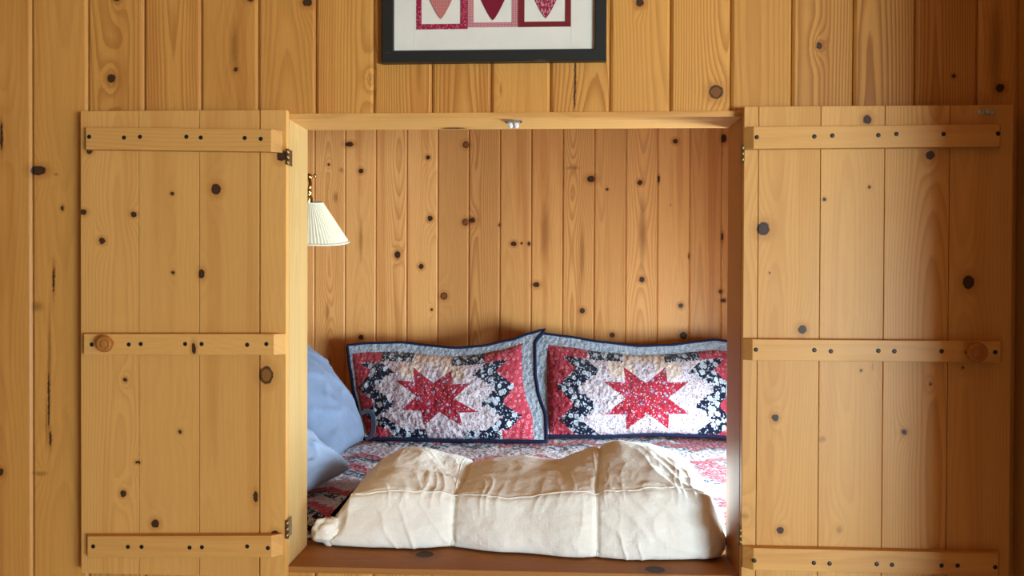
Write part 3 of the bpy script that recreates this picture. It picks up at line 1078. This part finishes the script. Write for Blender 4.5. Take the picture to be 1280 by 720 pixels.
mb = MB()
strap = [at(x, y, 1.03) for x, y in ((452, 517), (458, 513.5), (463.5, 514.5), (466.5, 520), (467.5, 530), (466.5, 540), (463, 546), (457, 548.5))]
vs = []
for i_, p in enumerate(strap):
    a, b = strap[max(0, i_ - 1)], strap[min(len(strap) - 1, i_ + 1)]
    d = (b - a).normalized()
    n = Vector((d.z, 0, -d.x))
    for (k, q) in ((-0.007, -0.005), (0.007, -0.005), (0.007, 0.005), (-0.007, 0.005)):
        vs.append(p + n * k + Vector((0, q, 0)))
fs = [[i_ * 4 + k, i_ * 4 + (k + 1) % 4, i_ * 4 + 4 + (k + 1) % 4, i_ * 4 + 4 + k] for i_ in range(len(strap) - 1) for k in range(4)]
fs += [[0, 1, 2, 3], [len(vs) - 4 + k for k in range(4)]]
mb.add(vs, fs)
tab = mb.build('strap', M_SLATE, slate)
tab['label'] = 'dark slate cloth strap at the pillow corner'

# ------------------------------------------------------------------ folded comforter
M_DUVET = solid_cloth('cream cotton comforter', srgb(250, 246, 238), srgb(247, 241, 231), 0.5)
TOPS = curve([(405, 640), (420, 612), (437, 588), (456, 573), (480, 564.6), (509, 564.6), (543, 573), (582, 581.5), (611, 576.7), (650, 574), (698, 580.5), (727, 571), (756, 561),
              (785, 557), (824, 558.7), (853, 566), (878, 578), (892, 594), (904, 615)])
SEAM = curve([(405, 624), (420, 619), (485, 613), (567, 618), (630, 622), (742, 614), (800, 612), (860, 612), (895, 618), (910, 630)])
FBOT = curve([(400, 685), (475, 688.5), (563, 688.5), (630, 695), (747, 701.6), (824, 704), (887, 703), (911, 698)])


def build_duvet():
    XL, XR = 402.0, 915.0
    nu, nv = 420, 190
    V = []

    def section(px):
        fb = atz(px, FBOT(px), OZ0)
        yf = fb.y
        zt = at(px, TOPS(px), yf + 0.22).z
        zs = at(px, SEAM(px), yf + 0.035).z
        zs = min(zs, zt - 0.004)
        zb = OZ0 + 0.0015
        pts = [(yf + 0.43, QT + 0.006), (yf + 0.445, QT + 0.03), (yf + 0.42, (zt + QT) / 2 + 0.02), (yf + 0.33, zt - 0.012), (yf + 0.22, zt), (yf + 0.13, zt * 0.55 + zs * 0.45), (yf + 0.07, zs + (zt - zs) * 0.18),
               (yf + 0.036, zs - 0.004), (yf + 0.016, zs - 0.04), (yf + 0.0, (zs + zb) / 2 - 0.012), (yf - 0.004, zb + 0.022), (yf + 0.006, zb + 0.005), (yf + 0.04, zb), (0.145, zb), (0.163, zb + 0.02), (0.167, QT - 0.01), (0.20, QT + 0.007)]
        return pts

    def spline(pts, n):
        out = []
        k = len(pts)
        per = []
        for i in range(k):
            a, b = Vector(pts[i]), Vector(pts[(i + 1) % k])
            per.append((b - a).length ** 0.8)
        tot = sum(per)
        acc = 0
        i = 0
        for s in range(n):
            d = tot * s / n
            while d > acc + per[i] and i < k - 1:
                acc += per[i]; i += 1
            f = (d - acc) / per[i]
            p0, p1, p2, p3 = (Vector(pts[(i + q) % k]) for q in (-1, 0, 1, 2))
            v = 0.5 * ((2 * p1) + (p2 - p0) * f + (2 * p0 - 5 * p1 + 4 * p2 - p3) * f * f + (3 * p1 - p0 - 3 * p2 + p3) * f ** 3)
            out.append(v)
        return out
    grid, zsl = [], []
    for i in range(nu + 1):
        a = i / nu
        px = XL + (XR - XL) * a
        x = atz(px, FBOT(px), OZ0).x
        sec = spline(section(px), nv)
        cy = sum(p.x for p in sec) / nv
        cz = sum(p.y for p in sec) / nv
        e = min(a, 1 - a) * 0.98
        r = 0.045 if a > 0.5 else 0.030
        k = 1.0
        dx = 0.0
        if e < r:
            q = 1 - e / r
            k = max(0.03, (1 - q ** 2.6) ** 0.5)
        row = []
        for p in sec:
            zz = cz + (p.y - cz) * (k if p.y > cz else (0.4 * k + 0.6))
            yy = cy + (p.x - cy) * (k * 0.5 + 0.5)
            if k < 0.06: yy = cy + (p.x - cy) * 0.5
            row.append(Vector((x, yy, max(zz, OZ0 + 0.001))))
        grid.append(row)
        fb_y = atz(px, FBOT(px), OZ0).y
        zsl.append(min(at(px, SEAM(px), fb_y + 0.035).z, 9))
    # perspective: photo left / right borders lean in with height, so shift the ends
    # wrinkles along the normal
    out = []
    xs1 = [atz(564, 690, OZ0).x, atz(746, 701, OZ0).x]
    for i in range(nu + 1):
        row = []
        for j in range(nv):
            p = grid[i][j]
            du = grid[min(i + 1, nu)][j] - grid[max(i - 1, 0)][j]
            dv = grid[i][(j + 1) % nv] - grid[i][j - 1]
            n = du.cross(dv)
            n = n.normalized() if n.length > 1e-9 else Vector((0, 0, 0))
            if n.dot(p - Vector((p.x, 0.25, 0.74))) < 0: n = -n
            e = min(i, nu - i) / nu
            amp = min(1, e / 0.05)
            if p.z < OZ0 + 0.012: amp *= max(0, (p.z - OZ0 - 0.002) / 0.010)
            if p.y > 0.15 and p.z < QT + 0.01: amp = 0
            # vertical quilting seams
            ds = min(abs(p.x - (s + 0.02 * (p.y > 0.12) * min(1, (p.y - 0.12) * 6))) for s in xs1)
            gather = math.exp(-ds / 0.05)
            up = min(1, max(0, (p.y - 0.10) / 0.05))          # 1 on the top face
            w = Vector((p.x * 9, p.z * 9, p.y * 9))
            wx = mn.noise(w * 0.8) * 0.55
            wy = mn.noise(w * 0.8 + Vector((9, 4, 2))) * 0.55
            # diagonal creases on the front, creases fanning out on top
            c1 = Vector(((p.x + p.z * 0.6) * 13 + wx * 2, (p.z - p.x * 0.25) * 6 + wy * 2, p.y * 6))
            c2 = Vector(((p.x - p.z * 0.8) * 24 + wx * 3, (p.z + p.x * 0.3) * 11 + wy * 3, p.y * 12 + 4))
            c3 = Vector((p.x * 16 + wx * 4, p.z * 52 + wy * 3, p.y * 22))
            r1 = (0.5 - abs(mn.noise(c1))) * 2
            r2 = max(0, (0.5 - abs(mn.noise(c2))) * 2)
            r3 = max(0, (0.5 - abs(mn.noise(c3))) * 2)
            m1 = max(0, mn.noise(w * 0.45 + Vector((5, 1, 8))) + 0.25)
            c4 = Vector(((p.x * 0.8 + (p.z + p.y * 0.5) * 0.9) * 20 + wx * 2.5, (p.z - p.x * 0.7) * 5 + wy * 2, 4))
            r4 = max(0, (0.5 - abs(mn.noise(c4))) * 2)
            h = m1 * ((0.008 - 0.004 * up) * r4 ** 4 + 0.0022 * (1 - 0.6 * up) * r2 ** 6) + 0.0022 * r3 ** 5 * (0.15 + 1.2 * gather)
            h += (0.009 - 0.004 * up) * mn.noise(Vector((w.x * 1.0 + w.z, w.y * 0.6 - w.x * 0.35, w.z * 0.6))) + 0.0012 * mn.noise(w * 4)
            h += 0.0007 * mn.noise(Vector((p.x * 40 + wx * 5, p.z * 40, p.y * 40)))
            if p.y < 0.24:
                dzs = p.z - zsl[i]
                rg = max(0, (0.5 - abs(mn.noise(Vector((p.x * 30 + wx * 3, dzs * 7, 3.3))))) * 2)
                h += 0.0045 * rg ** 3 * math.exp(-(dzs / 0.032) ** 2) * (0.4 + 0.9 * max(0, mn.noise(Vector((p.x * 5, 1, 9))) + 0.4))
                h += 0.006 * math.exp(-((dzs - 0.020) / 0.011) ** 2) * (0.55 + 1.2 * mn.noise(Vector((p.x * 7, 2, 4)))) * (1 if p.x > -0.32 else 0.3)
                if p.y < 0.15: h -= 0.003 * math.exp(-(dzs / 0.004) ** 2)
            # seam gutters
            h -= 0.010 * math.exp(-(ds / 0.006) ** 2) + 0.006 * math.exp(-(ds / 0.025) ** 2)
            p = p + n * (h * amp)
            if p.y > 0.172: p.z = max(p.z, QT + 0.0055)
            row.append(p)
        out.append(row)
    # the piped cross seam along the fold
    vs = [p for r in out for p in r]
    fs = []
    for i in range(nu):
        for j in range(nv):
            a, b = i * nv + j, i * nv + (j + 1) % nv
            fs.append([a, b, b + nv, a + nv])
    fs.append([j for j in range(nv)][::-1])
    fs.append([nu * nv + j for j in range(nv)])
    o0 = Vector((-0.08, 0.25, OZ0))
    mb = MB()
    mb.add(vs, fs, smooth=True)
    # tucked corner peeping out at the lower left
    c = atz(397, 688, OZ0)
    bm = bmesh.new()
    bmesh.ops.create_uvsphere(bm, u_segments=32, v_segments=20, radius=1)
    for v in bm.verts:
        q = v.co.copy()
        s = 1 + 0.30 * mn.noise(q * 1.9 + Vector((2, 5, 1))) - 0.16 * abs(mn.noise(Vector((q.x * 5, q.y * 2, q.z * 3))))
        v.co = Vector((c.x + 0.012 + q.x * 0.042 * s, c.y + 0.045 + q.y * 0.036 * s, OZ0 + 0.034 + max(-0.94, q.z) * 0.034 * s))
        v.co.z = max(v.co.z, OZ0 + 0.001)
    mb.bm(bm, smooth=True)
    root = mb.build('comforter', M_DUVET, origin=o0)
    tag(root, 'folded cream comforter with stitched panels lying on the sill of the bed nook', 'comforter')
    # stitched seams as thin raised cords
    for s in xs1:
        i = min(range(nu + 1), key=lambda k: abs(grid[k][0].x - s))
        ms = MB()
        pts = []
        for j in range(nv):
            p = out[i][j]
            if p.z > OZ0 + 0.006 and p.y < 0.42 and not (p.y > 0.16 and p.z < QT + 0.03):
                pts.append(p.copy())
        ms.tube(pts, 0.0016, 6)
        ms.build('stitched_seam', M_DUVET, root)
    ms = MB()
    pts = []
    for i in range(14, nu - 12, 2):
        # the point on the section nearest the seam height, on the front side
        px = XL + (XR - XL) * i / nu
        fb = atz(px, FBOT(px), OZ0)
        zs = at(px, SEAM(px), fb.y + 0.035).z
        j = min((j for j in range(nv) if grid[i][j].y < fb.y + 0.10), key=lambda j: abs(grid[i][j].z - zs))
        pts.append(out[i][j] + Vector((0, -0.0006, 0.0006)))
    sm = []
    for k in range(len(pts)):
        a = pts[max(0, k - 2):k + 3]
        sm.append(sum(a, Vector()) / len(a))
    ms.tube(sm, 0.0019, 6)
    ms.build('stitched_seam', M_DUVET, root)


build_duvet()

# ------------------------------------------------------------------ reading lamp on the nook's left end
M_LBRASS = plain('polished brass', (0.62, 0.42, 0.14), 0.22, 1.0)
t = NT('cream pleated lampshade cloth')
t.b.inputs['Subsurface Weight'].default_value = 0.0
t.b.inputs['Transmission Weight'].default_value = 0.0
M_SHADE = t.done(t.mix(t.noise(t.n('ShaderNodeTexCoord').outputs['Object'], 90, 3), srgb(238, 232, 206), srgb(226, 218, 190)), 0.85, 0, 0.2)
LY = 0.42
ptop, pbot = at(388, 252, LY), at(384, 300, LY)
lamp = empty('wall_lamp', (NX0 + 0.01, LY, pbot.z), 'brass swing-arm reading lamp with a cream pleated shade hanging above the blue pillows', 'lamp')
px2m = (LY + DIST) / F_PX
ax = (pbot - ptop)
hgt = ax.length
zl = -ax.normalized()
zl = (zl + Vector((0, -0.16, 0))).normalized()         # the shade leans, its mouth turned a little from the room
xl = Vector((0, 1, 0)).cross(zl).normalized()
yl = zl.cross(xl)
ML = Matrix((xl, yl, zl)).transposed().to_4x4()
ML.translation = pbot
rb, rt = 52 * px2m, 17.5 * px2m
mb = MB()
N = 144
vs, fs = [], []
lev = 7
for wall in (0, 1):
    for l in range(lev):
        f = l / (lev - 1)
        for k in range(N):
            a = 2 * math.pi * k / N
            r = rb + (rt - rb) * f + (0.0012 if k % 2 else -0.0006) * (1 - 0.5 * f) - wall * 0.0016
            vs.append(ML @ Vector((r * math.cos(a), r * math.sin(a), hgt * f)))
for wall in (0, 1):
    for l in range(lev - 1):
        for k in range(N):
            a = wall * lev * N + l * N + k
            b = wall * lev * N + l * N + (k + 1) % N
            fs.append([a, b, b + N, a + N])
o1 = lev * N
for k in range(N):
    k2 = (k + 1) % N
    fs.append([k, k2, o1 + k2, o1 + k])
    fs.append([(lev - 1) * N + k, (lev - 1) * N + k2, o1 + (lev - 1) * N + k2, o1 + (lev - 1) * N + k])
mb.add(vs, fs)
sh = mb.build('lamp_shade', M_SHADE, lamp)
for nm, r, z, rr in (('bottom_trim', rb, 0.002, 0.0022), ('top_trim', rt, hgt - 0.001, 0.0016)):
    mb = MB()
    mb.tube([ML @ Vector((r * math.cos(2 * math.pi * k / 48), r * math.sin(2 * math.pi * k / 48), z)) for k in range(48)], rr, 8, closed=True)
    mb.build(nm, M_SHADE, sh)
mb = MB()
mb.lathe([(0.0003, -0.05), (0.014, -0.05), (0.015, -0.01), (0.011, 0.004), (0.012, 0.010), (0.008, 0.014), (0.0065, 0.022), (0.009, 0.026), (0.006, 0.034), (0.0003, 0.036)],
         Matrix.Translation(ML @ Vector((0, 0, hgt))) @ ML.to_3x3().to_4x4(), 20)
mb.tube([ML @ Vector((rt * math.cos(a), rt * math.sin(a), hgt - 0.002)) for a in (0, math.pi)], 0.0014, 6)
mb.tube([ML @ Vector((rt * math.cos(a), rt * math.sin(a), hgt - 0.002)) for a in (math.pi / 2, 1.5 * math.pi)], 0.0014, 6)
mb.build('socket', M_LBRASS, lamp)
top = ML @ Vector((0, 0, hgt + 0.034))
kn = at(386.5, 221, LY)
mb = MB()
arm = [top, top + (kn - top) * 0.4 + Vector((0.004, 0, 0)), kn, kn + Vector((-0.012, 0, 0.006)), kn + Vector((-0.10, 0, 0.004)), kn + Vector((-0.25, 0, -0.01)), Vector((NX0 + 0.02, LY, kn.z - 0.02))]
mb.tube(arm, 0.0045, 12)
mb.build('arm', M_LBRASS, lamp)
mb = MB()
mb.lathe([(0.0002, -0.009), (0.005, -0.008), (0.009, -0.003), (0.009, 0.003), (0.005, 0.008), (0.0002, 0.009)], Matrix.Translation(kn) @ Matrix.Rotation(math.radians(90), 4, 'X'), 20)
mb.lathe([(0.0002, 0.004), (0.003, 0.004), (0.0032, 0.014), (0.006, 0.016), (0.006, 0.019), (0.0002, 0.020)], Matrix.Translation(kn) @ Matrix.Rotation(math.radians(80), 4, 'Y'), 14)
mb.build('swivel', M_LBRASS, lamp)
mb = MB()
mb.lathe([(0.0002, 0), (0.045, 0), (0.045, 0.006), (0.030, 0.014), (0.012, 0.018), (0.0002, 0.022)], Matrix.Translation((NX0 + 0.0005, LY, kn.z - 0.02)) @ Matrix.Rotation(math.radians(90), 4, 'Y'), 32)
mb.build('wall_plate', M_LBRASS, lamp)

# ------------------------------------------------------------------ framed quilt picture
PY = -0.022
fl, fr_, fb_ = at(476.5, 70, PY).x, at(758, 70, PY).x, at(617, 76.5, PY).z
il_, ir_, ib_ = at(491.5, 60, PY).x, at(743.5, 60, PY).x, at(617, 61.5, PY).z
FH = 0.30
ft = fb_ + FH
it_ = ft - (ib_ - fb_)
t = NT('black painted picture frame')
P = t.n('ShaderNodeTexCoord').outputs['Object']
wr = t.math('MULTIPLY', t.smooth(t.noise(t.vec('MULTIPLY', P, (14, 14, 120)), 1.0, 3), 0.66, 0.74), 0.5)
M_FRAME = t.done(t.mix(wr, (0.016, 0.018, 0.017), (0.12, 0.09, 0.06)), 0.4, 0, 0.4)
t = NT('off-white linen')
P = t.n('ShaderNodeTexCoord').outputs['Object']
t.bump(t.noise(P, 900, 2), 0.3, 0.001)
M_LINEN = t.done(t.mix(t.noise(P, 18, 4), srgb(232, 226, 212), srgb(216, 210, 196)), 0.9, 0, 0.1)


def patch_mat(name, c1, c2, mode):
    t = NT(name)
    P = t.n('ShaderNodeTexCoord').outputs['Object']
    s = t.sep(P)
    if mode == 'gingham':
        a = t.smooth(t.math('SINE', t.math('MULTIPLY', s[0], 2000)), -0.2, 0.2)
        b = t.smooth(t.math('SINE', t.math('MULTIPLY', s[2], 2000)), -0.2, 0.2)
        f = t.math('MULTIPLY', t.math('ADD', a, b), 0.5)
    elif mode == 'floral':
        f = t.smooth(t.voronoi(P, 260), 0.2, 0.4, 1, 0)
    elif mode == 'dash':
        f = t.smooth(t.noise(t.vec('MULTIPLY', P, (1, 1, 0.4)), 420, 2), 0.52, 0.62)
    else:
        f = t.math('MULTIPLY', t.noise(P, 500, 2), 0.4)
    t.bump(t.noise(P, 700, 2), 0.3, 0.001)
    return t.done(t.mix(f, c1, c2), 0.9, 0, 0.1)


P_CRIM = patch_mat('crimson print cotton', srgb(150, 36, 62), srgb(206, 130, 146), 'floral')
P_GING = patch_mat('red gingham cotton', srgb(156, 46, 60), srgb(216, 166, 166), 'gingham')
P_DARK = patch_mat('dark red cotton', srgb(118, 28, 42), srgb(138, 44, 58), 'plain')
P_PALE = patch_mat('faded red gingham cotton', srgb(164, 70, 70), srgb(204, 142, 132), 'gingham')
P_BRWN = patch_mat('maroon cotton', srgb(116, 38, 42), srgb(132, 50, 52), 'plain')
P_DASH = patch_mat('crimson dashed cotton', srgb(146, 40, 62), srgb(206, 150, 156), 'dash')
pic = empty('framed_picture', ((fl + fr_) / 2, -0.001, fb_), 'black framed picture of three stitched red hearts hanging above the nook', 'picture')
# four mitred rails in one frame
mb = MB()


def rail(a, b, c, d):
    """a,b outer ends, c,d inner ends (x,z)"""
    prof = []
    for (o, i) in ((a, d), (b, c)):
        o, i = Vector((o[0], 0, o[1])), Vector((i[0], 0, i[1]))
        e = o + (i - o) * 0.12
        g = o + (i - o) * 0.9
        prof.append([Vector((o.x, -0.001, o.z)), Vector((o.x, PY + 0.002, o.z)), Vector((e.x, PY, e.z)), Vector((g.x, PY, g.z)), Vector((i.x, PY + 0.003, i.z)), Vector((i.x, -0.001, i.z))])
    n = len(prof[0])
    mb.add(prof[0] + prof[1], [[k, (k + 1) % n, n + (k + 1) % n, n + k] for k in range(n)] + [list(range(n)), list(range(n, 2 * n))[::-1]])


A, B_, C_, D_ = (fl, fb_), (fr_, fb_), (fr_, ft), (fl, ft)
a, b, c, d = (il_, ib_), (ir_, ib_), (ir_, it_), (il_, it_)
rail(A, B_, b, a); rail(B_, C_, c, b); rail(C_, D_, d, c); rail(D_, A, a, d)
mb.build('frame', M_FRAME, pic)
LYP = -0.010
mb = MB()
mb.box(il_ - 0.004, ir_ + 0.004, LYP, LYP + 0.004, ib_ - 0.004, it_ + 0.004, 0)
# two stitched side strips of the ground cloth
for px in (518.5, 714.5):
    x = at(px, 50, LYP).x
    mb.box(x - 0.0006, x + 0.0006, LYP - 0.0008, LYP, ib_, it_, 0)
mb.build('linen', M_LINEN, pic)
k0, k1_ = at(520.5, 36, LYP), at(713.5, 34, LYP)
blocks = [(520.5, 584.5, 37, 6.5, 9, 6.5, P_CRIM, P_PALE, 551, 24, 'faded'), (585, 647, 34.5, 7, 7, 6, P_GING, P_DARK, 616, 25.5, 'dark'), (647.5, 713.5, 34, 8, 7, 6.5, P_DARK, P_DASH, 682, 23, 'print')]
blocks[2] = (647.5, 713.5, 34, 8, 7, 6.5, P_BRWN, P_DASH, 682, 23, 'print')
for (x0, x1, yb_, wl, wr_, wb, mborder, mheart, hx, hy, nm) in blocks:
    X0, X1, Z0 = at(x0, yb_, LYP).x, at(x1, yb_, LYP).x, at(x0, yb_, LYP).z
    s = (LYP + DIST) / F_PX
    Z1 = Z0 + 0.155
    a_, b_, c_ = wl * s, wr_ * s, wb * s
    mb = MB()
    th0, th1 = LYP - 0.0016, LYP
    mb.box(X0, X0 + a_, th0, th1, Z0, Z1, 0.0003)
    mb.box(X1 - b_, X1, th0, th1, Z0, Z1, 0.0003)
    mb.box(X0 + a_, X1 - b_, th0, th1, Z0, Z0 + c_, 0.0003)
    mb.box(X0 + a_, X1 - b_, th0, th1, Z1 - c_, Z1, 0.0003)
    blk = mb.build('block_border', mborder, pic)
    tip = at(hx, hy, LYP)
    pts = []
    W2, H = 0.039, 0.098
    for k in range(25):                # right half from the tip up
        f = k / 24
        if f < 0.68:
            g = f / 0.68
            pts.append((W2 * (g ** 0.78), H * 0.78 * g))
        else:
            aa = (f - 0.68) / 0.32 * math.pi
            pts.append((W2 / 2 + W2 / 2 * math.cos(aa), H * 0.78 + H * 0.2 * math.sin(aa)))
    outline = pts + [(-x, z) for x, z in pts[::-1]][1:-1]
    nO = len(outline)
    vs = [(tip.x + x, LYP - 0.0022, tip.z + z) for x, z in outline] + [(tip.x + x * 1.02, LYP, tip.z + z) for x, z in outline]
    mb = MB()
    mb.add(vs, [list(range(nO))] + [[k, (k + 1) % nO, nO + (k + 1) % nO, nO + k] for k in range(nO)])
    ho = mb.build('heart', mheart, pic)
    ho['label'] = {'faded': 'faded red gingham heart', 'dark': 'dark red heart', 'print': 'crimson printed heart'}[nm]
    blk['label'] = {'faded': 'crimson printed border', 'dark': 'red gingham border', 'print': 'maroon border'}[nm]
